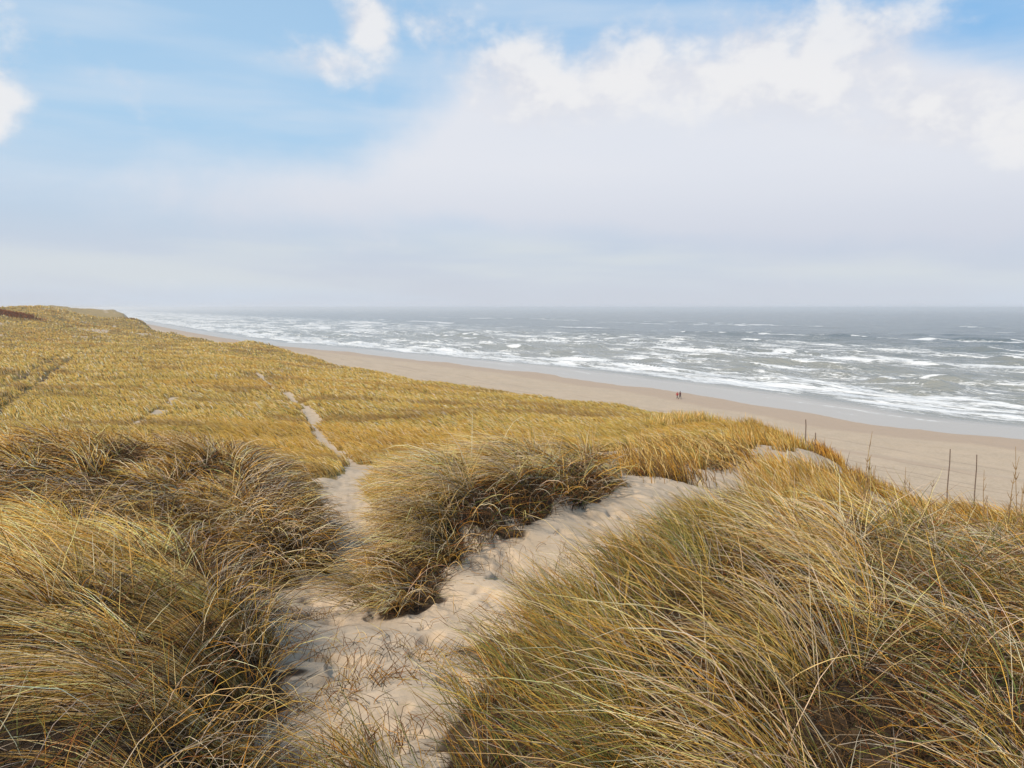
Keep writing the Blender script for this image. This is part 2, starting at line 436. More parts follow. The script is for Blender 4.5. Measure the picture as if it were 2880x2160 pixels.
def grass_mat(name='dry grass'):
    m_, t, b, o = material(name)
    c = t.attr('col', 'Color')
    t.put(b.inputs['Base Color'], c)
    b.inputs['Roughness'].default_value = .75
    b.inputs['Specular IOR Level'].default_value = .12
    tr = t.new('ShaderNodeBsdfTranslucent'); t.put(tr.inputs[0], c)
    mx = t.new('ShaderNodeMixShader'); mx.inputs[0].default_value = .22
    t.l.new(b.outputs[0], mx.inputs[1]); t.l.new(tr.outputs[0], mx.inputs[2]); t.l.new(mx.outputs[0], o.inputs[0])
    return m_

def sea_mat():
    m_, t, b, o = material('sea water and foam')
    tc = t.new('ShaderNodeTexCoord')
    mp = t.new('ShaderNodeMapping'); mp.vector_type = 'POINT'
    t.l.new(tc.outputs['Object'], mp.inputs[0]); mp.inputs['Rotation'].default_value = (0, 0, -R(30))  # x = out to sea, y = along the coast
    sp = t.new('ShaderNodeSeparateXYZ'); t.l.new(mp.outputs[0], sp.inputs[0])
    v_, u_ = sp.outputs[0], sp.outputs[1]
    foam = t.attr('foam'); swash = t.attr('swash')
    a = t.noise(t.xyz(t.m('MULTIPLY', v_, .27), t.m('MULTIPLY', u_, .036)), 1.0, 8, .68, .6)
    c = t.noise(t.xyz(t.m('MULTIPLY', v_, 1.0), t.m('MULTIPLY', u_, .4)), 1.0, 5, .6, .8)
    pat = t.m('ADD', t.m('MULTIPLY', t.ss(a, .28, .72), .65), t.m('MULTIPLY', t.ss(c, .3, .7), .35))
    inv = t.m('SUBTRACT', 1.0, foam)
    ff = t.ss(t.m('SUBTRACT', pat, inv), -.12, .22)
    deep = t.mix(t.attr('shallow'), (.085, .105, .11), (.215, .215, .19))
    base_ = t.mix(swash, deep, (.36, .33, .29))
    t.put(b.inputs['Base Color'], t.mix(ff, base_, (.68, .68, .67)))
    ro = t.mix(swash, (.22, .22, .22), (.28, .28, .28))
    t.put(b.inputs['Roughness'], t.m('ADD', ro, t.m('MULTIPLY', ff, .45)))
    b.inputs['IOR'].default_value = 1.33
    h1 = t.noise(t.xyz(t.m('MULTIPLY', v_, .55), t.m('MULTIPLY', u_, .25)), 1.0, 5, .6, .4)
    h2 = t.noise(t.xyz(t.m('MULTIPLY', v_, .075), t.m('MULTIPLY', u_, .028)), 1.0, 6, .6, .3)
    h = t.m('ADD', t.m('MULTIPLY', h1, .55), t.m('ADD', t.m('MULTIPLY', h2, 4.6), t.m('MULTIPLY', ff, .15)))
    bp = t.new('ShaderNodeBump'); bp.inputs['Distance'].default_value = 1.0
    t.put(bp.inputs['Strength'], t.m('SUBTRACT', .9, t.m('MULTIPLY', swash, .88)))
    t.put(bp.inputs['Height'], h); t.l.new(bp.outputs[0], b.inputs['Normal'])
    return m_

M_GROUND, M_GRASS, M_SEA = ground_mat(), grass_mat(), sea_mat()
def flat_mat(name, c, rough=.8, c2=None, scale=6):
    m_, t, b, o = material(name)
    n = t.noise(t.new('ShaderNodeTexCoord').outputs['Object'], scale, 4, .6)
    t.put(b.inputs['Base Color'], t.mix(t.ss(n, .35, .65), c, c2 or tuple(q * .7 for q in c)))
    b.inputs['Roughness'].default_value = rough
    return m_

# ------------------------------------------------------------------ grass regions (polygons on the ground)
def on_ground(dx, dy, n=220, far=120):
    """walk the sight line until it meets the terrain"""
    r = ray(dx, dy)
    Y = np.geomspace(1.5, far, n); t = Y / r[1]
    d = (EYE + r[2] * t) - terr(r[0] * t, Y, False)
    i = int(np.argmax(d < 0)) if (d < 0).any() else n - 1
    return (r[0] * t[i], Y[i])

TROUGH = W((-900, 5.8), (430, 5.9), (540, 6.8), (600, 8.3), (-900, 9))
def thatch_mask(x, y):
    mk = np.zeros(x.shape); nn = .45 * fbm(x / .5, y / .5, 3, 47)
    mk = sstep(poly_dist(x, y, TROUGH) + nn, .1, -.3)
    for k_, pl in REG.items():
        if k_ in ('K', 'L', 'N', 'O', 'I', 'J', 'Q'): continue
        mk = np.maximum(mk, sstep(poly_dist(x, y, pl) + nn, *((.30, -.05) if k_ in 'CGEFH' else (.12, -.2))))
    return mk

NEARSAND = W((-900, .3), (-900, 9), (300, 9), (620, 16), (760, 17), (900, 16), (1200, 17), (1330, 25), (1500, 26), (1640, 26), (1650, 34), (1780, 40), (1900, 30), (2300, 30), (3500, 15), (3500, .3))
def meadow_mask(x, y):
    """1 where the golden meadow grows"""
    u, v = uv(x, y)
    m_ = sstep(v - shift(u), 61, 58) * sstep(poly_dist(x, y, NEARSAND), -.2, .6)
    d, pw = dist_poly(x, y, PATH, PATHW)
    m_ *= sstep(d + .6 * fbm(x / 1.1, y / 1.1, 3, 41), pw - .12, pw + .2)
    d = dist_poly(x, y, TRACK2)
    m_ *= 1 - sstep(d, .65, .3) * sstep(fbm(x / 2.0, y / 2.0, 2, 42), -.45, -.1)
    for rt in (RUT1, RUT2):
        m_ *= sstep(dist_poly(x, y, rt) + .45 * fbm(x / 1.3, y / 1.3, 2, 44), .05, .48)
    for (c, rad) in BARE:
        m_ *= 1 - sstep(np.hypot(x - c[0], (y - c[1])), rad, rad * .5) * sstep(fbm(x / 1.1, y / 1.1, 2, 43), -.25, .1) * .95
    return m_

# ------------------------------------------------------------------ terrain sheet: ground, beach, path
def grid_az(a0, a1, fine0, fine1, nf, nc=24):
    return np.concatenate([np.linspace(a0, fine0, nc, endpoint=False), np.linspace(fine0, fine1, nf), np.linspace(fine1, a1, nc + 1)[1:]])
az_ = R(1) * grid_az(-115, 115, -44, 44, 860)
rr_ = np.concatenate([np.geomspace(.5, 2.2, 12, endpoint=False), np.geomspace(2.2, 14, 470, endpoint=False), np.geomspace(14, 9000, 660)])
Rg, Ag = np.meshgrid(rr_, az_, indexing='ij')
X = (Rg * np.sin(Ag)).ravel(); Y = (Rg * np.cos(Ag)).ravel()
nr, nc = Rg.shape
ii, jj = np.meshgrid(np.arange(nr - 1), np.arange(nc - 1), indexing='ij')
i0 = (ii * nc + jj).ravel()
F = np.stack([i0, i0 + 1, i0 + nc + 1, i0 + nc], 1)
U, Vv = uv(X, Y)
WLd = Vv - waterline(U)
keepv = WLd < 45
F = F[keepv[F].all(1)]
used = np.unique(F); mp = np.full(len(X), -1); mp[used] = np.arange(len(used)); F = mp[F]
X, Y, U, Vv, WLd = X[used], Y[used], U[used], Vv[used], WLd[used]
Z = terr(X, Y)
rad = np.hypot(X, Y)
mead = meadow_mask(X, Y)
beach = sstep(Vv - shift(U) + 2 * fbm(U / 9, Vv / 9, 3, 51), 58, 62)
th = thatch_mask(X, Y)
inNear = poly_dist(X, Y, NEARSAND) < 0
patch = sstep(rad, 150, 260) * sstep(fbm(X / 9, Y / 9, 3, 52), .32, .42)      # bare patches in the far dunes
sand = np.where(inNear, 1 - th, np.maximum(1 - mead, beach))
for rt in (RUT1, RUT2):
    sand = np.where(dist_poly(X, Y, rt) < 1.2, 0, sand)
sand = np.maximum(sand, patch * .9)
wetd = sstep(WLd, -16 + 0, -12.5) * .85
streaks = sstep(np.abs(Vv - 93 - 7 * vnoise(U / 60, U * 0, 53)), 1.6, .7) * sstep(vnoise(U / 38, U * 0, 54), .0, .15) * .7  # long darker lines along the beach, added to the damp band's mask
streaks += sstep(np.abs(Vv - 99 - 5 * vnoise(U / 45, U * 0, 55)), 1.8, .7) * sstep(vnoise(U / 31, U * 0, 56), .02, .15) * .7
wet_and_streaks = np.clip(wetd + streaks * (Vv > 70), 0, 1)
VV = np.stack([X, Y, Z], 1)
fx = X[F].mean(1); fy = Y[F].mean(1); fs = sand[F].mean(1); fv = (Vv - shift(U))[F].mean(1)
is_beach = fv > 66
nearpath = (poly_dist(fx, fy, NEARSAND) < 0) & (np.hypot(fx, fy) < 18) & (fs > .5)
dP, wP = dist_poly(fx, fy, PATH, PATHW)
is_path = ~is_beach & (nearpath | ((dP < wP + .5) & (fs > .5)))
for nm, kp in (('beach', is_beach), ('path', is_path), ('dune_ground', ~is_beach & ~is_path)):
    v_, f_, (a1, a2, a3) = sub(VV, F, kp, [sand, wet_and_streaks, mead])
    o = mesh_np(nm, v_, f_, M_GROUND, {'sand': ('FLOAT', 'POINT', a1), 'wet_and_streaks': ('FLOAT', 'POINT', a2), 'meadow': ('FLOAT', 'POINT', a3)})
    tag(o, {'beach': 'wide pale sand beach with tyre tracks below the dunes', 'path': 'trodden pale sand path between the grass mounds',
            'dune_ground': 'rolling sand dune ground under the dry grass'}[nm], {'beach': 'beach', 'path': 'path', 'dune_ground': 'ground'}[nm], kind='structure')
del VV, F, sand, wet_and_streaks, mead, th

# ------------------------------------------------------------------ sea
azs = R(1) * np.concatenate([np.linspace(-60, -36, 20, endpoint=False), np.linspace(-36, 40, 900), np.linspace(40, 100, 60)[1:]])
rs = np.concatenate([np.geomspace(70, 700, 420, endpoint=False), np.geomspace(700, 32000, 260)])
Rg, Ag = np.meshgrid(rs, azs, indexing='ij')
X = (Rg * np.sin(Ag)).ravel(); Y = (Rg * np.cos(Ag)).ravel(); rad = Rg.ravel()
nr, nc = Rg.shape
ii, jj = np.meshgrid(np.arange(nr - 1), np.arange(nc - 1), indexing='ij')
i0 = (ii * nc + jj).ravel()
F = np.stack([i0, i0 + 1, i0 + nc + 1, i0 + nc], 1)
U, Vv = uv(X, Y)
D = Vv - waterline(U)
kv = D > -4
F = F[kv[F].all(1)]
used = np.unique(F); mp = np.full(len(X), -1); mp[used] = np.arange(len(used)); F = mp[F]
X, Y, U, Vv, D, rad = X[used], Y[used], U[used], Vv[used], D[used], rad[used]
h = np.zeros(len(X)); crest = np.zeros(len(X))
step = np.where(rad < 700, .0055, .0147) * rad
for k_ in range(46):
    lam = 3.5 * (42 / 3.5) ** (k_ / 45); ang = rng.normal(0, .42)
    amp = .0095 * lam ** .85
    kx, ky = -math.cos(ang), math.sin(ang)
    ph = 2 * math.pi / lam * (kx * Vv + ky * U) + rng.uniform(0, 6.28) + 1.3 * vnoise(U / (lam * 4), Vv / (lam * 4), 100 + k_)
    s_ = np.sin(ph)
    fil = np.exp(-(2.2 * step / lam) ** 2)
    h += amp * fil * (2 * ((s_ + 1) / 2) ** 1.6 - .85)
shore = sstep(D, 10, 70)
h *= .15 * sstep(D, 8, 20) + .85 * shore
roll = np.zeros(len(X)); rfoam = np.zeros(len(X))
rollers = []
def roller_px(a, b, hgt):
    p, q = S(*a), S(*b); u1, v1 = uv(p[0], p[1]); u2, v2 = uv(q[0], q[1])
    rollers.append(((u1 + u2) / 2, (v1 + v2) / 2, abs(u1 - u2) / 2 + 3, hgt * 1.25, (v2 - v1) / (u2 - u1 + 1e-6)))
roller_px((1905, 828), (2030, 845), 1.5); roller_px((2165, 778), (2260, 786), 1.4); roller_px((1590, 757), (1700, 762), 1.3)
roller_px((1700, 764), (1760, 766), .8); roller_px((990, 726), (1040, 729), 1.3); roller_px((1270, 728), (1330, 731), 1.5)
roller_px((980, 689), (1200, 690), 1.6); roller_px((1380, 697), (1480, 698), 1.4); roller_px((2070, 709), (2130, 711), 1.5)
roller_px((850, 720), (900, 722), 1.2); roller_px((1180, 735), (1260, 738), 1.0); roller_px((920, 750), (1000, 754), 1.1); roller_px((1940, 817), (2060, 822), .8)
for i in range(120):
    u0 = rng.uniform(-60, 1500); dv = rng.choice([55, 85, 120, 150, 165, 200, 260, 360, 560, 620]) + rng.normal(0, 9)
    rollers.append((u0, float(waterline(np.array([u0]))[0]) + dv, rng.uniform(7, 28) * (1 + dv / 300), rng.uniform(.35, .95) * (1 + dv / 500), rng.normal(0, .06)))
for (u0, v0, hl, hg, sl) in rollers:
    k_ = np.abs(U - u0) < hl * 1.8
    uu = U[k_] - u0
    vc = v0 + sl * uu + 1.6 * vnoise(U[k_] / 11, U[k_] * 0, int(abs(u0)) + 7)
    dd = Vv[k_] - vc
    seg = sstep(np.abs(uu) / hl, 1.5, .7)
    wd = np.where(dd < 0, np.maximum(2.3, step[k_] * 1.5), np.maximum(7.0, step[k_] * 2))
    roll[k_] = np.maximum(roll[k_], hg * seg * np.exp(-(dd / wd) ** 2))
    fr = seg * (np.exp(-((dd - .8) / np.maximum(1.0, step[k_])) ** 2) * .9 * sstep(vnoise(U[k_] / 7, U[k_] * 0, 91), -.25, .15) + .6 * np.exp(-((dd - 5) / 5.5) ** 2))
    rfoam[k_] = np.maximum(rfoam[k_], fr)
h += roll
big_ = fbm(U / 45, Vv / 12, 3, 61); mid_ = fbm(U / 16, Vv / 5, 3, 62)
wob = 6 * vnoise(U / 25, U * 0, 63)
foam = (.66 + .25 * mid_) * sstep(D + wob, 17, 27) * sstep(D + wob, 80, 45)
foam = np.maximum(foam, (.36 + .40 * big_) * sstep(D, 25, 50) * sstep(D, 200, 120))
foam = np.maximum(foam, (.64 + .4 * big_) * np.exp(-((D + 2 * wob - 150) / 26) ** 2))
foam = np.maximum(foam, (.40 + .5 * big_) * sstep(D, 160, 200) * sstep(D, 360, 240) * (U > 120))
foam = np.maximum(foam, .13 + .25 * big_ + .2 * mid_)
foam = np.maximum(foam, .55 * sstep(U, 260, 900) * sstep(D, 10, 40) * sstep(D, 520, 200) + .4 * big_ * sstep(U, 300, 600))
foam = foam * sstep(D + wob * .6, 12, 20) + mid_ * .10
foam = np.maximum(foam, rfoam * .95)
foam = np.where(roll > .5, np.minimum(foam, np.maximum(rfoam - .15, 0)), foam)
line = np.exp(-((D - 6 - 2.5 * vnoise(U / 14, U * 0, 64)) / .5) ** 2) * .35 + np.exp(-((D - 12 - 3 * vnoise(U / 11, U * 0, 65)) / .7) ** 2) * .5
foam = np.maximum(foam, line)
swash = sstep(D + wob * .5, 24, 13)
Zs = h + .04 - .22 * sstep(D, 1.0, -3.0)
o = mesh_np('sea', np.stack([X, Y, Zs], 1), F, M_SEA, {'foam': ('FLOAT', 'POINT', np.clip(foam, 0, 1)), 'swash': ('FLOAT', 'POINT', swash), 'shallow': ('FLOAT', 'POINT', sstep(D, 420, 60))})
tag(o, 'rough grey green sea with bands of white foam', 'sea', kind='structure')
del X, Y, U, Vv, D, F, foam, swash, h, roll, rfoam

# ------------------------------------------------------------------ grass blades
PAL = {
    'straw': (.88, .625, .27), 'pale': (.84, .655, .43), 'gold': (.72, .435, .10), 'amber': (.54, .27, .04), 'brown': (.21, .115, .045),
    'olive': (.40, .31, .08), 'green': (.17, .19, .055), 'rust': (.32, .12, .04), 'dark': (.06, .038, .02), 'grey': (.48, .40, .30),
}
def pick(n, mixd, lo=.6, hi=1.2):
    ks = list(mixd); p = np.array([mixd[k_] for k_ in ks], float); p /= p.sum()
    c = np.array([PAL[k_] for k_ in ks])[rng.choice(len(ks), n, p=p)]
    return c * rng.uniform(lo, hi, (n, 1)) * rng.normal(1, .04, (n, 3))

def blades(name, root, head, L, th0, th1, wid, colr, nseg=6, parent=None, clear=.03, drape=True, power=1.3, twist=.25, tipcol=1.12, root_tone=.42, kinky=.10):
    """every blade a tapering three-sided strand that starts near upright and bends over along its heading"""
    n = len(root)
    pts = np.empty((nseg + 1, n, 3)); pts[0] = root
    tw = rng.normal(0, twist, n); kink = rng.normal(0, kinky, (nseg, n))
    for s_ in range(nseg):
        f = (s_ + .5) / nseg
        th_ = th0 + (th1 - th0) * f ** power + kink[s_]
        hd = head + tw * f
        stp = (L / nseg)[:, None] * np.stack([np.sin(th_) * np.cos(hd), np.sin(th_) * np.sin(hd), np.cos(th_)], 1)
        pts[s_ + 1] = pts[s_] + stp
    if drape:
        g = terr(pts[1:, :, 0], pts[1:, :, 1], False)
        lim = g + clear + rng.uniform(0, .12, n)[None] * np.linspace(.3, 1, nseg)[:, None]
        pts[1:, :, 2] = np.maximum(pts[1:, :, 2], lim)
    tan = np.gradient(pts, axis=0); tan /= np.linalg.norm(tan, axis=2, keepdims=True) + 1e-9
    ref = rng.normal(0, 1, (n, 3))
    e1 = np.cross(tan, ref[None]); e1 /= np.linalg.norm(e1, axis=2, keepdims=True) + 1e-9
    e2 = np.cross(tan, e1)
    prof = np.interp(np.linspace(0, 1, nseg + 1), [0, .15, .6, 1], [.8, 1, .75, .12])
    rad_ = prof[:, None] * (wid / 2)[None]
    ring = [pts + rad_[..., None] * (math.cos(a) * e1 + math.sin(a) * e2) for a in (0, 2.094, 4.189)]
    V = np.stack(ring, 2)                      # seg, n, 3, xyz
    V = V.transpose(1, 0, 2, 3).reshape(-1, 3)
    per = (nseg + 1) * 3
    fs_ = []
    for s_ in range(nseg):
        for j in range(3):
            a, b = s_ * 3 + j, s_ * 3 + (j + 1) % 3
            fs_.append((a, b, b + 3, a + 3))
    F = (np.arange(n)[:, None, None] * per + np.array(fs_)[None]).reshape(-1, 4)
    ramp = np.interp(np.linspace(0, 1, nseg + 1), [0, .35, 1], [root_tone, 1, tipcol])  # darker towards the root: brown sheaths plus shade of the gaps in the colour
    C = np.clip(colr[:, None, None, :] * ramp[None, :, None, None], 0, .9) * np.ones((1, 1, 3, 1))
    C = np.concatenate([C.reshape(-1, 3), np.ones((n * per, 1))], 1)
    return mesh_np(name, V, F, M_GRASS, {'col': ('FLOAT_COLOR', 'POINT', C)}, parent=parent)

def sample_poly(poly, n):
    px = np.array([p[0] for p in poly]); py = np.array([p[1] for p in poly])
    out = []
    while sum(len(o_) for o_ in out) < n:
        x = rng.uniform(px.min(), px.max(), n); y = rng.uniform(py.min(), py.max(), n)
        k_ = inside(x, y, poly); out.append(np.stack([x[k_], y[k_]], 1))
    return np.concatenate(out)[:n]

def area(poly):
    return abs(sum(poly[i][0] * poly[(i + 1) % len(poly)][1] - poly[(i + 1) % len(poly)][0] * poly[i][1] for i in range(len(poly)))) / 2

def clump(reg, label, head, n_per_m2, L=(.6, .95), th0=(8, 35), th1=(75, 115), mixd=None, spread=.35, tufts=7, wid=.0043, bright=1.0,
          headfn=None, lfn=None, fringe=0, flen=1.0, gap=-.17, gsc=.55, fdepth=.45, und=.35, group='dry grass mounds on the dune', name='grass_clump', cat='dune grass', undmix=None, seg=7, rj=.13, thatch=True):
    poly = REG[reg]; A_ = area(poly)
    nt = max(4, int(A_ * tufts)); T = sample_poly(poly, nt)
    n = int(A_ * n_per_m2)
    T = T + rng.normal(0, .10, T.shape)
    ti = rng.integers(0, nt, n)
    xy = T[ti] + rng.normal(0, rj, (n, 2))
    if thatch:                                     # leave ragged gaps between the tussocks
        k_ = fbm(xy[:, 0] / gsc, xy[:, 1] / gsc, 2, 90) + rng.normal(0, .10, n) > gap
        k_ &= np.hypot(xy[:, 0], xy[:, 1]) > (2.0 if reg == 'C' else 2.15)
        xy = xy[k_]; ti = ti[k_]; n = len(xy)
    thd = rng.normal(0, spread * .7, nt); tl = rng.uniform(.6, 1.2, nt); tb = rng.uniform(.62, 1.2, nt)
    hd = np.full(n, R(head)) if headfn is None else headfn(xy[:, 0], xy[:, 1])
    hd = hd + thd[ti] + rng.normal(0, spread, n)
    hd = hd + (1.3 if reg in 'GE' else .7) * fbm(xy[:, 0] / .9, xy[:, 1] / .9, 2, 88)
    z = terr(xy[:, 0], xy[:, 1]) - .02
    Ls = rng.uniform(L[0], L[1], n) * tl[ti]
    dist = np.hypot(xy[:, 0], xy[:, 1])
    Ls *= lfn(dist) if lfn else 1
    wd = np.maximum(wid * rng.uniform(.7, 1.25, n), dist * .0009)
    c = pick(n, mixd or {'straw': 4, 'pale': 2, 'gold': 3, 'amber': 1.5, 'olive': 1.2, 'brown': .8}) * tb[ti][:, None] * bright
    a0, a1 = R(1) * rng.uniform(*th0, n), R(1) * rng.uniform(*th1, n)
    odd = rng.uniform(0, 1, n) < .10               # stray stiff or broken blades that cross the others
    hd = np.where(odd, hd + rng.uniform(-2.2, 2.2, n), hd); a0 = np.where(odd, R(1) * rng.uniform(0, 50, n), a0); a1 = np.where(odd, R(1) * rng.uniform(25, 95, n), a1)
    Ls = np.where(odd, Ls * rng.uniform(.5, .95, n), Ls)
    o = blades(name, np.column_stack([xy, z]), hd, Ls, a0, a1, wd, c, seg)
    tag(o, label, cat, group)
    if fringe:                                     # blades that hang outwards over the rim of the mound
        m = int(fringe * area(poly) ** .5 * 2)
        ex = np.array(poly + [poly[0]]); sl = np.hypot(*np.diff(ex, axis=0).T); e_ = rng.choice(len(sl), m, p=sl / sl.sum())
        f_ = rng.uniform(0, 1, m)[:, None]; p_ = ex[e_] * (1 - f_) + ex[e_ + 1] * f_
        dv_ = ex[e_ + 1] - ex[e_]; nrm = np.stack([dv_[:, 1], -dv_[:, 0]], 1) / (sl[e_][:, None] + 1e-9)
        pr = p_ + nrm * .05
        nrm[inside(pr[:, 0], pr[:, 1], poly)] *= -1
        xy = p_ - nrm * rng.uniform(.0, fdepth, m)[:, None]
        z = terr(xy[:, 0], xy[:, 1])
        hd = np.arctan2(nrm[:, 1], nrm[:, 0]) + rng.normal(0, .45, m)
        vx = np.cos(hd) * .75 + math.cos(R(head)) * .45; vy = np.sin(hd) * .75 + math.sin(R(head)) * .45
        c = pick(m, {'brown': 3.5, 'amber': 1.0, 'pale': 2, 'grey': 2.2, 'gold': 1.2, 'straw': 1.4, 'dark': 1.2})
        fo = blades('hanging_leaves', np.column_stack([xy, z]), np.arctan2(vy, vx), rng.uniform(.3, .72, m) * flen, R(1) * rng.uniform(10, 50, m), R(1) * rng.uniform(100, 150, m),
                    np.maximum(wid, np.hypot(xy[:, 0], xy[:, 1]) * .001), c, 6, parent=o, clear=.012)
        fo['label'] = 'brown dry blades hanging over the rim'
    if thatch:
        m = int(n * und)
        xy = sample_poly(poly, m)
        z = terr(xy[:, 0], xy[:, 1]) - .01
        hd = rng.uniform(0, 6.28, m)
        c = pick(m, undmix or {'brown': 3, 'dark': 5, 'amber': .5, 'rust': 1.0, 'grey': .7, 'green': 1.0})  # brown litter; the heavy dark share paints in shade between the blades
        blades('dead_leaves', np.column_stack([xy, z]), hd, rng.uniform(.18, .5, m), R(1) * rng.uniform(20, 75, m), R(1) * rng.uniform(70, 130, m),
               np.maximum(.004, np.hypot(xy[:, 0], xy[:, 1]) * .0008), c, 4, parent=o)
    return o

def lerp_head(x, y, spec):
    """heading field from sample places (x, y, degrees)"""
    sx = np.zeros(x.shape); sy = np.zeros(x.shape)
    for (px_, py_, h_) in spec:
        w_ = 1 / ((x - px_) ** 2 + (y - py_) ** 2 + .15) ** 1.5
        sx += w_ * math.cos(R(h_)); sy += w_ * math.sin(R(h_))
    return np.arctan2(sy, sx)
def hf(*spec):
    pts_ = [(P(a, b, 2.3)[0], b, h_) for a, b, h_ in spec]
    return lambda x, y: lerp_head(x, y, pts_)

warm = {'straw': 4.5, 'pale': 1.6, 'gold': 3.5, 'amber': 1.6, 'olive': .9, 'brown': .6}
clump('A', 'large golden grass mound sweeping leftwards across the lower left, left of the sand hollow', 185, 1050, (.5, .95), (28, 66), (85, 120), warm,
      .20, 11, headfn=hf((0, 3, 192), (300, 3, 190), (540, 3.2, 200), (590, 4.5, 190), (560, 5.8, 160), (300, 5, 182), (0, 6, 172), (300, 6.8, 150)), rj=.05, und=.8, fringe=240, bright=1.12)
REG['T'] = TROUGH
clump('T', 'dark hollow of dead brown grass between the two mounds on the left', 175, 420, (.25, .55), (20, 60), (80, 125),
      {'brown': 4, 'amber': 1.5, 'grey': 1.4, 'gold': .8, 'pale': 1, 'dark': 1.5}, .6, 6, und=1.0, rj=.08)
clump('D', 'dark shaggy grass mound behind the golden one, left of the gap where the path drops', 170, 760, (.5, .85), (22, 60), (80, 125),
      {'straw': 2.4, 'pale': 1.6, 'gold': 2.5, 'amber': 2.6, 'olive': .8, 'brown': 2.6, 'grey': 1.0}, .35, 7,
      headfn=hf((0, 9, 165), (200, 10, 155), (400, 9, 175), (560, 8.6, 200), (660, 9.5, 200), (600, 12, 140), (450, 13, 140), (100, 13, 160)), und=.9, rj=.07, fringe=900, flen=1.25, fdepth=1.1)
clump('B', 'grass mound in the centre combed down to the left over the sand between two paths', 205, 1000, (.6, 1.05), (28, 62), (85, 125),
      {'straw': 4, 'pale': 3.4, 'gold': 2.2, 'amber': 1.3, 'olive': 1.4, 'brown': .8, 'grey': 1.2}, .24, 7,
      headfn=hf((860, 6.6, 232), (880, 8, 228), (950, 8, 226), (1150, 9, 212), (1280, 11, 185), (900, 12, 170), (1100, 13, 160), (870, 9.5, 205)), rj=.07, und=.6, fringe=90, gap=-.27, bright=1.08)
clump('C', 'short spiky green brown grass fringing the right side of the sand hollow', 160, 1150, (.3, .62), (8, 48), (50, 100),
      {'olive': 3.2, 'green': 1.6, 'amber': 1.6, 'brown': 2, 'gold': 1, 'grey': 1.2, 'straw': .8}, .5, 11, und=.5, rj=.07,
      headfn=hf((1100, 3, 175), (1200, 5, 160), (1400, 6.5, 145), (1500, 8, 140)))
clump('G', 'biggest tangled grass mound with long arching pale blades filling the lower right', 160, 560, (.7, 1.2), (15, 66), (78, 118),
      {'straw': 4, 'pale': 3.6, 'gold': 2.2, 'amber': 1.5, 'olive': 1.6, 'brown': 1.6, 'grey': 1.2}, .55, 8, rj=.05, und=2.6, gap=-.05, gsc=.9,
      lfn=lambda d: np.interp(d, [3, 5, 7, 9.5], [1.05, .85, .6, .45]), headfn=hf((1300, 3, 172), (1500, 3, 165), (1900, 3, 150), (1500, 5, 160), (1900, 5, 148), (1850, 6.5, 150), (1700, 8, 155), (1800, 9, 150)))
clump('E', 'low tangled mat of dead brown and green grass at the lower right corner', 160, 650, (.4, .9), (25, 70), (80, 120),
      {'straw': 1.2, 'pale': 2.2, 'gold': 1, 'amber': 1.2, 'olive': 2, 'green': 2.4, 'brown': 2.4, 'grey': 2, 'rust': .6}, 1.1, 5, und=.8)
clump('F', 'upright amber and olive grass on the crest, between the sand patch and the beach', 150, 520, (.4, .85), (3, 30), (30, 90),
      {'straw': 2.2, 'gold': 3.2, 'amber': 3, 'olive': 2, 'brown': 1, 'pale': 1}, .5, 5)
clump('H', 'amber grass mound with dark shaded base at the right edge above the beach', 155, 500, (.35, .75), (3, 35), (35, 100),
      {'straw': 1.8, 'gold': 3, 'amber': 3.6, 'olive': 1.4, 'brown': 1.6, 'pale': 1}, .45, 5, und=.7)
clump('I', 'small dark brown tuft standing on pale sand behind the centre mound', 150, 300, (.4, .7), (3, 25), (20, 80),
      {'brown': 3, 'amber': 2, 'gold': 1.5, 'straw': 1}, .6, 5, seg=5, rj=.28, gap=-1)
clump('J', 'low dark tangled tuft in front of the pale sand patch on the crest', 160, 300, (.4, .7), (10, 40), (60, 110),
      {'brown': 2, 'amber': 1.5, 'gold': 1.5, 'straw': 2.5, 'olive': 1}, .6, 6, seg=5, rj=.3, gap=-1)
for (tx, ty) in sample_poly(REG['Q'], 26):          # lone tufts on the bare crest
    n = int(rng.integers(26, 48)); rr = rng.uniform(.12, .28)
    xy = rng.normal(0, rr * .5, (n, 2)) + (tx, ty)
    o = blades('grass_tuft', np.column_stack([xy, terr(xy[:, 0], xy[:, 1]) - .03]), R(160) + rng.normal(0, .8, n), rng.uniform(.35, .75, n),
               R(1) * rng.uniform(0, 35, n), R(1) * rng.uniform(20, 85, n), np.full(n, .017), pick(n, {'straw': 2, 'gold': 3, 'olive': 2, 'amber': 2, 'brown': 1}), 4)
    tag(o, 'thin lone tuft of amber grass growing on the bare pale sand of the crest', 'grass tuft', 'lone tufts on the sandy crest')
clump('K', 'rounded pale green grass knoll on the dune rim, nearest the two walkers', 110, 60, (.5, .9), (0, 20), (10, 55),
      {'straw': 3, 'gold': 3, 'olive': 2.5, 'amber': 1}, .9, 2, seg=4, rj=.35, thatch=False)
clump('L', 'golden grass ridge sloping towards the beach beside the two tall thin stakes', 150, 110, (.45, .85), (0, 22), (10, 60),
      {'gold': 4, 'amber': 2, 'olive': 2, 'straw': 1.5}, .7, 2, seg=4, rj=.3, thatch=False)
clump('N', 'small reddish amber tuft right of the stakes on the sand shoulder', 150, 160, (.4, .7), (0, 25), (20, 60),
      {'amber': 4, 'rust': 1, 'gold': 2, 'brown': 1}, .7, 3, seg=4, rj=.25, thatch=False)
clump('O', 'short dark fringe of grass just above the beach, left of the right-edge mound', 150, 260, (.35, .6), (0, 30), (20, 70),
      {'amber': 2, 'gold': 2, 'brown': 2, 'olive': 1}, .7, 9, seg=4, rj=.5, thatch=False)

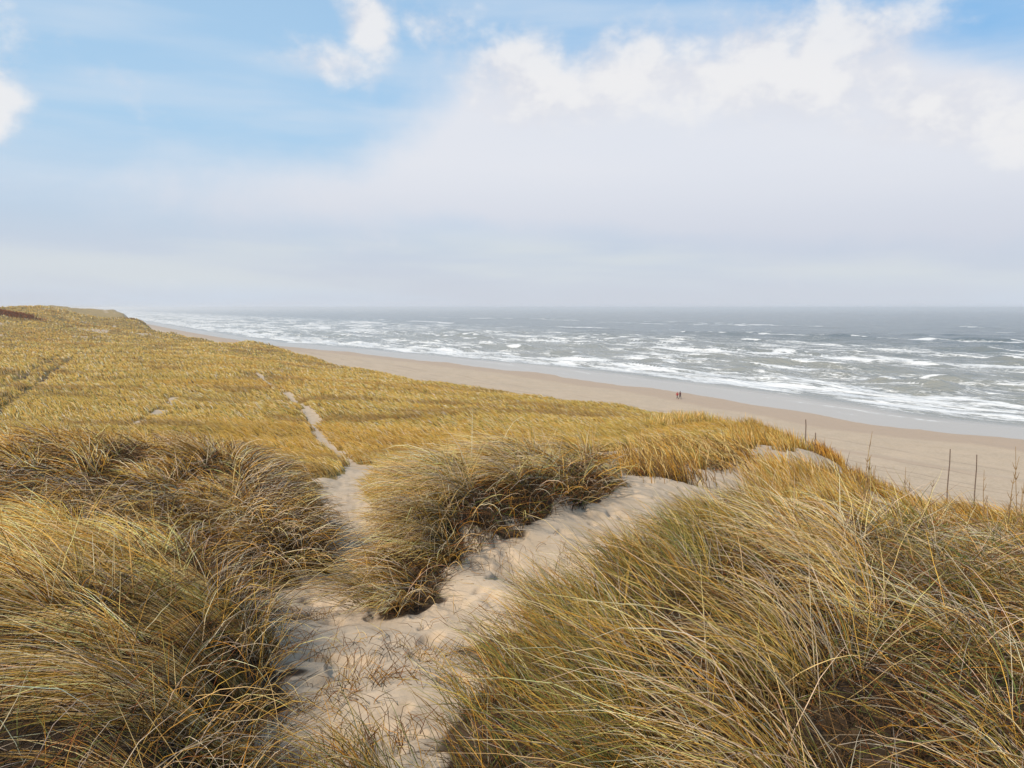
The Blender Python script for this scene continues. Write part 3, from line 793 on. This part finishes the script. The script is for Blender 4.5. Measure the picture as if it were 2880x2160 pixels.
# ---- the meadow: combed golden grass from the foot of the mounds to the far hills
def meadow(n=330000):
    a = rng.uniform(R(-42), R(30), n); r = np.exp(rng.uniform(math.log(13), math.log(560), n))
    x = r * np.sin(a); y = r * np.cos(a)
    keep = rng.uniform(0, 1, n) < meadow_mask(x, y)
    keep &= rng.uniform(0, 1, n) < .55 + sstep(fbm(x / 3.0, y / 2.4, 3, 71), -.45, -.05)
    for k_ in ('D', 'B'):
        keep &= poly_dist(x, y, REG[k_]) > -.3
    x, y, r = x[keep], y[keep], r[keep]; n = len(x)
    # gather roots into tussocks
    jit = sstep(r, 90, 40)
    x = x + jit * .5 * fbm(x / .7, y / .7, 2, 81); y = y + jit * .5 * fbm(x / .7, y / .7, 2, 82)
    k_ = meadow_mask(x, y) > .5; x, y, r = x[k_], y[k_], r[k_]; n = len(x)
    z = terr(x, y) - .03
    hd = R(158) + .5 * fbm(x / 6, y / 6, 3, 72) + rng.normal(0, .22, n)
    tone = fbm(x / 7, y / 5, 4, 73, .6); tone2 = fbm(x / 2.2, y / 1.6, 3, 74)
    L = rng.uniform(.42, .75, n) * (1 + .45 * tone2) * np.interp(r, [10, 60, 200, 400], [1, 1.0, 1.15, 1.5])
    far = sstep(r, 150, 300)
    c = pick(n, {'straw': 1.6, 'gold': 6, 'amber': 1.0, 'olive': 1.2, 'pale': .6}, .82, 1.1) * (.76, .845, .93)
    tone = np.where(r > 190, tone + .35 * fbm(x / 16, y / 16, 3, 79) * 2, tone)
    dk = sstep(tone, .10, .45)[:, None]
    c = c * (1 - dk * .6) + np.array(PAL['brown']) * dk * .6
    gr = sstep(fbm(x / 14, y / 10, 3, 75), .05, .4)[:, None]
    c = c * (1 - gr * .35) + np.array((.36, .26, .06)) * gr * .35
    am = sstep(fbm(x / 18, y / 12, 3, 76), .12, .4)[:, None]
    c = c * (1 - am * .3) + np.array(PAL['amber']) * am * .3
    c *= (1 - .25 * far * (fbm(x / 12, y / 12, 3, 77) > .1))[:, None]
    wd = np.maximum(.005, r * .00125) * rng.uniform(.7, 1.2, n)
    o = blades('meadow_grass', np.column_stack([x, y, z]), hd, L, R(1) * rng.uniform(15, 40, n), R(1) * rng.uniform(70, 105, n), wd, c, 4, drape=False, tipcol=1.06, root_tone=.72)
    tag(o, 'golden wind combed dune grass covering the low ground behind the mounds', 'meadow grass', kind='stuff')
meadow()

# ---- loose straw lying on the sand
def litter(n=900):
    spots = [(G(650, 1320, 6.4), .35, 150), (G(700, 1380, 5.3), .35, 110), (G(820, 1460, 4.5), .25, 150), (G(860, 1410, 5.0), .3, 80), (G(700, 1600, 3.5), .22, 120),
             (G(680, 1500, 4.2), .25, 130), (G(960, 1440, 4.9), .25, 60), (G(1000, 1260, 6.8), .4, 60), (G(1180, 1200, 7.6), .6, 70), (G(850, 1580, 3.7), .3, 50), (G(1050, 1340, 5.9), .4, 60)]
    xs, hs = [], []
    for (c, s_, k_) in spots:
        xs.append(np.array(c[:2]) + rng.normal(0, 1, (k_, 2)) * (s_, s_ * .55)); hs.append(rng.normal(rng.uniform(-.3, .6), .5, k_) + math.pi * rng.integers(0, 2, k_))
    xy = np.concatenate(xs); hd = np.concatenate(hs); n = len(xy)
    z = terr(xy[:, 0], xy[:, 1]) + .004
    o = blades('straw_litter', np.column_stack([xy, z]), hd, rng.uniform(.03, .14, n), np.full(n, R(87)), R(1) * rng.uniform(84, 95, n), np.full(n, .0045),
               pick(n, {'brown': 3, 'rust': 1.4, 'amber': 2, 'straw': 1.2, 'dark': 1}), 4, clear=.004, kinky=.03, twist=.12)
    tag(o, 'scattered broken brown straw lying on the sand of the path', 'straw', kind='stuff')
litter()

# ------------------------------------------------------------------ stakes and tall stalks
def tube(bm_pts, radii, k_=7):
    V, F = [], []
    pts_ = [Vector(p) for p in bm_pts]
    for i, p in enumerate(pts_):
        d = (pts_[min(i + 1, len(pts_) - 1)] - pts_[max(i - 1, 0)]).normalized()
        a = d.cross(Vector((.3, 1, .2))).normalized(); b = d.cross(a)
        for j in range(k_):
            t = 2 * math.pi * j / k_
            V.append(p + float(radii[i]) * (math.cos(t) * a + math.sin(t) * b))
    for i in range(len(pts_) - 1):
        for j in range(k_):
            F.append((i * k_ + j, i * k_ + (j + 1) % k_, (i + 1) * k_ + (j + 1) % k_, (i + 1) * k_ + j))
    return [tuple(v) for v in V], F
def merge(parts):
    V, F = [], []
    for v, f in parts:
        o_ = len(V); V += v; F += [tuple(i + o_ for i in q) for q in f]
    return V, F
M_WOOD = flat_mat('weathered brown wood', (.10, .065, .045), .85, (.17, .12, .09), 30)
M_TWIG = flat_mat('dry brown stalk', (.20, .12, .05), .8, (.30, .19, .08), 20)

def stake(dx, dy_top, Y, lean, label):
    x = P(dx, Y, 5)[0]
    zb = float(terr([x], [Y])[0]); zt = G(dx, dy_top, Y)[2]
    h_ = max(.8, zt - zb)
    pts_ = [(x + lean * (1 - t) * h_ + .012 * math.sin(t * 9), Y, zb - .25 + t * (h_ + .25)) for t in np.linspace(0, 1, 7)]
    v, f = tube(pts_, [.00085 * Y * q for q in (1.1, 1, .96, .9, .86, .82, .7)])
    f.append(tuple(range(6 * 7, 7 * 7)))
    me = bpy.data.meshes.new('stake'); me.from_pydata(v, [], f); me.materials.append(M_WOOD)
    o = bpy.data.objects.new('stake', me); col.objects.link(o)
    tag(o, label, 'stake', 'thin wooden stakes on the dune slope')
stake(1739, 906, 30.5, .07, 'tallest thin wooden stake, leaning slightly, on the pale sand shoulder above the beach')
stake(1761, 935, 30.0, .03, 'shorter thin wooden stake just right of the tallest one, in front of the amber tuft')
stake(2045, 970, 19.0, 0.0, 'thin straight stake rising from grass at the right, left one of two before the beach')
stake(2102, 982, 18.5, .02, 'thin straight stake rising from grass at the right, right one of two before the beach')

def stalk(dx, dy_top, Y, label, stems=3, name='dead_stalk', sp=.03):
    x = P(dx, Y, 2.5)[0]; zb = float(terr([x], [Y])[0]); zt = G(dx, dy_top, Y)[2]; h_ = max(.4, zt - zb)
    parts = []
    for s_ in range(stems):
        hh = h_ * (1 if s_ == 0 else random.uniform(.55, .85)); x0 = x + random.uniform(-sp, sp); y0 = Y + random.uniform(-sp, sp)
        lx, ly = random.uniform(-.10, .10), random.uniform(-.05, .05)
        pts_ = [(x0 + lx * t * t * hh + .01 * math.sin(7 * t + s_), y0 + ly * t, zb - .05 + t * (hh + .05)) for t in np.linspace(0, 1, 8)]
        w0 = .0016 * Y ** .5 + .002
        parts.append(tube(pts_, list(np.linspace(w0, w0 * .35, 8)), 5))
        for q in range(5):
            t = random.uniform(.5, .97); i = int(t * 7); a = random.uniform(0, 6.28); p = pts_[i]; l_ = random.uniform(.04, .11)
            parts.append(tube([p, (p[0] + .3 * l_ * math.cos(a), p[1] + .3 * l_ * math.sin(a), p[2] + .5 * l_), (p[0] + .5 * l_ * math.cos(a), p[1] + .5 * l_ * math.sin(a), p[2] + l_)], [w0 * .6, w0 * .5, w0 * .2], 4))
    v, f = merge(parts)
    me = bpy.data.meshes.new(name); me.from_pydata(v, [], f); me.materials.append(M_TWIG)
    o = bpy.data.objects.new(name, me); col.objects.link(o)
    tag(o, label, 'plant stalk', 'dead plant stalks above the grass')
stalk(1862, 930, 8.3, 'tallest branching dead stalk standing against the beach, right of the stakes', 5)
stalk(1962, 1008, 12, 'short forked dead stalk above the dark fringe of grass', 3)
stalk(2015, 1038, 12.5, 'pair of short dead stems just left of the right-hand stakes', 2)
stalk(2178, 985, 9.5, 'thin dead stem with bent twigs near the right edge above the amber mound', 3)
stalk(2206, 965, 9.0, 'upright dead stalk cut by the right edge of the view', 3)
stalk(2130, 1015, 10.5, 'low dead stem between the right-hand stake and the bent twigs', 2)

# ------------------------------------------------------------------ two walkers
def person(dx, dy, label, h_, coat_c, facing, phase, headc, hoodc):
    x, y, _ = S(dx, dy, 1.0); z = float(terr([x], [y])[0]); x, y, _ = S(dx, dy, z); z = float(terr([x], [y])[0])
    k_ = h_ / 1.75
    M_skin = flat_mat('skin', (.45, .28, .2), .6); M_coat = flat_mat('coat cloth', coat_c, .85); M_trs = flat_mat('trouser cloth', (.025, .025, .032), .9)
    M_hair = flat_mat('hair or hood', hoodc, .9); M_shoe = flat_mat('shoe leather', (.03, .022, .018), .6)
    def skinned(name, joints, edges, mat, parent=None, root=0):
        me = bpy.data.meshes.new(name)
        me.from_pydata([tuple(c * k_ for c in j[:3]) for j in joints], edges, [])
        o = bpy.data.objects.new(name, me); col.objects.link(o); me.materials.append(mat)
        md = o.modifiers.new('skin', 'SKIN')
        for i, j in enumerate(joints):
            s_ = me.skin_vertices[0].data[i]; s_.radius = (j[3] * k_, (j[4] if len(j) > 4 else j[3]) * k_); s_.use_root = i == root
        md.use_smooth_shade = True
        sb = o.modifiers.new('sub', 'SUBSURF'); sb.levels = 1; sb.render_levels = 2
        if parent: o.parent = parent
        return o
    s1 = .26 * phase
    knee = [(.09, s1 * .55, .50), (-.09, -s1 * .35, .49)]; foot = [(.09, s1 * .9, .09), (-.09, -s1 * 1.25, .12)]
    J = [(0, 0, .95, .14, .11), (0, 0, 1.15, .13, .10), (0, 0, 1.38, .15, .10), (0, .01, 1.50, .055), (0, .02, 1.60, .085, .095), (0, .02, 1.70, .075, .085),
         (.09, 0, .88, .085), (*knee[0], .058), (*foot[0], .04), (.09, foot[0][1] + .14, .05, .035),
         (-.09, 0, .88, .085), (*knee[1], .058), (*foot[1], .04), (-.09, foot[1][1] + .13, .06, .035),
         (.19, 0, 1.40, .055), (.24, -s1 * .4, 1.14, .042), (.23, -s1 * .2 + .06, .90, .032), (.225, -s1 * .15 + .09, .82, .028),
         (-.19, 0, 1.40, .055), (-.24, s1 * .4, 1.14, .042), (-.23, s1 * .5 + .06, .90, .032), (-.225, s1 * .5 + .09, .82, .028)]
    E = [(0, 1), (1, 2), (2, 3), (3, 4), (4, 5), (0, 6), (6, 7), (7, 8), (8, 9), (0, 10), (10, 11), (11, 12), (12, 13), (2, 14), (14, 15), (15, 16), (16, 17), (2, 18), (18, 19), (19, 20), (20, 21)]
    body = skinned('person', J, E, M_skin)
    skinned('coat', [(0, 0, .98, .19, .15), (0, 0, .74, .21, .17), (0, 0, 1.18, .17, .14), (0, 0, 1.38, .19, .13), (0, .01, 1.48, .08),
                     (.20, 0, 1.40, .075), (.25, -s1 * .4, 1.14, .062), (.24, -s1 * .2 + .05, .92, .055), (-.20, 0, 1.40, .075), (-.25, s1 * .4, 1.14, .062), (-.24, s1 * .5 + .05, .92, .055)],
            [(0, 1), (0, 2), (2, 3), (3, 4), (3, 5), (5, 6), (6, 7), (3, 8), (8, 9), (9, 10)], M_coat, body)
    skinned('trousers', [(0, 0, .95, .15, .12), (.09, 0, .86, .10), (*knee[0], .075), (foot[0][0], foot[0][1], .14, .06), (-.09, 0, .86, .10), (*knee[1], .075), (foot[1][0], foot[1][1], .17, .06)],
            [(0, 1), (1, 2), (2, 3), (0, 4), (4, 5), (5, 6)], M_trs, body)
    skinned('hood', [(0, -.01, 1.56, .095), (0, -.015, 1.66, .105), (0, -.01, 1.73, .085)], [(0, 1), (1, 2)], M_hair, body)
    for i in (0, 1):
        fx_, fy_, fz_ = foot[i]
        skinned('shoe', [(fx_, fy_ - .04, fz_ - .03, .05), (fx_, fy_ + .06, fz_ - .04, .05), (fx_, fy_ + .15, fz_ - .045, .04)], [(0, 1), (1, 2)], M_shoe, body)
    body.location = (x, y, z); body.rotation_euler = (0, 0, R(facing))
    tag(body, label, 'person', 'two people walking on the beach')
person(1463, 860.5, 'walker in a bright red coat striding along the beach, left of the pair', 1.62, (.42, .03, .03), 30, 1.3, None, (.25, .02, .02))
person(1469, 861, 'taller walker in a dark maroon coat on the beach, right of the pair', 1.86, (.09, .012, .015), 30, -.9, None, (.03, .015, .012))

# ---- rust coloured shrub on the left hill
def shrub(dx, Y, label, wx, h_):
    x0 = P(dx, Y, 4)[0]; n = 1500
    o0 = rng.normal(0, 1, (n, 2)) * (wx, wx * .45)
    xy = o0 + (x0, Y); z = terr(xy[:, 0], xy[:, 1])
    o = blades('low_shrub', np.column_stack([xy, z]), rng.uniform(0, 6.28, n), rng.uniform(.5, 1.0, n) * h_, R(1) * rng.uniform(5, 50, n), R(1) * rng.uniform(20, 90, n),
               np.full(n, .22), pick(n, {'rust': 3, 'brown': 2}) * (1, .75, .5), 3, drape=False)
    tag(o, label, 'shrub')
shrub(12, 262, 'low rust red shrub on the grassy hill at the far left', 4.5, 1.6)

# ------------------------------------------------------------------ haze
HZ = 0.00027
hm = bpy.data.materials.new('sea haze'); hm.use_nodes = True
t = NT(hm.node_tree); t.n.clear()
pvn = t.new('ShaderNodeVolumePrincipled'); pvn.inputs['Density'].default_value = HZ
pvn.inputs['Color'].default_value = (.90, .91, .93, 1); pvn.inputs['Anisotropy'].default_value = .2
ho = t.new('ShaderNodeOutputMaterial'); t.l.new(pvn.outputs[0], ho.inputs['Volume'])
B = 33500; z0, z1 = -6.0, 25.5
me = bpy.data.meshes.new('haze')
me.from_pydata([(x, y, z) for z in (z0, z1) for x, y in ((-B, -B), (B, -B), (B, B), (-B, B))], [],
               [(3, 2, 1, 0), (4, 5, 6, 7), (0, 1, 5, 4), (1, 2, 6, 5), (2, 3, 7, 6), (3, 0, 4, 7)])
me.materials.append(hm)
hz = bpy.data.objects.new('haze', me); col.objects.link(hz)
tag(hz, 'pale sea haze lying over the beach and the horizon', 'haze', kind='stuff')
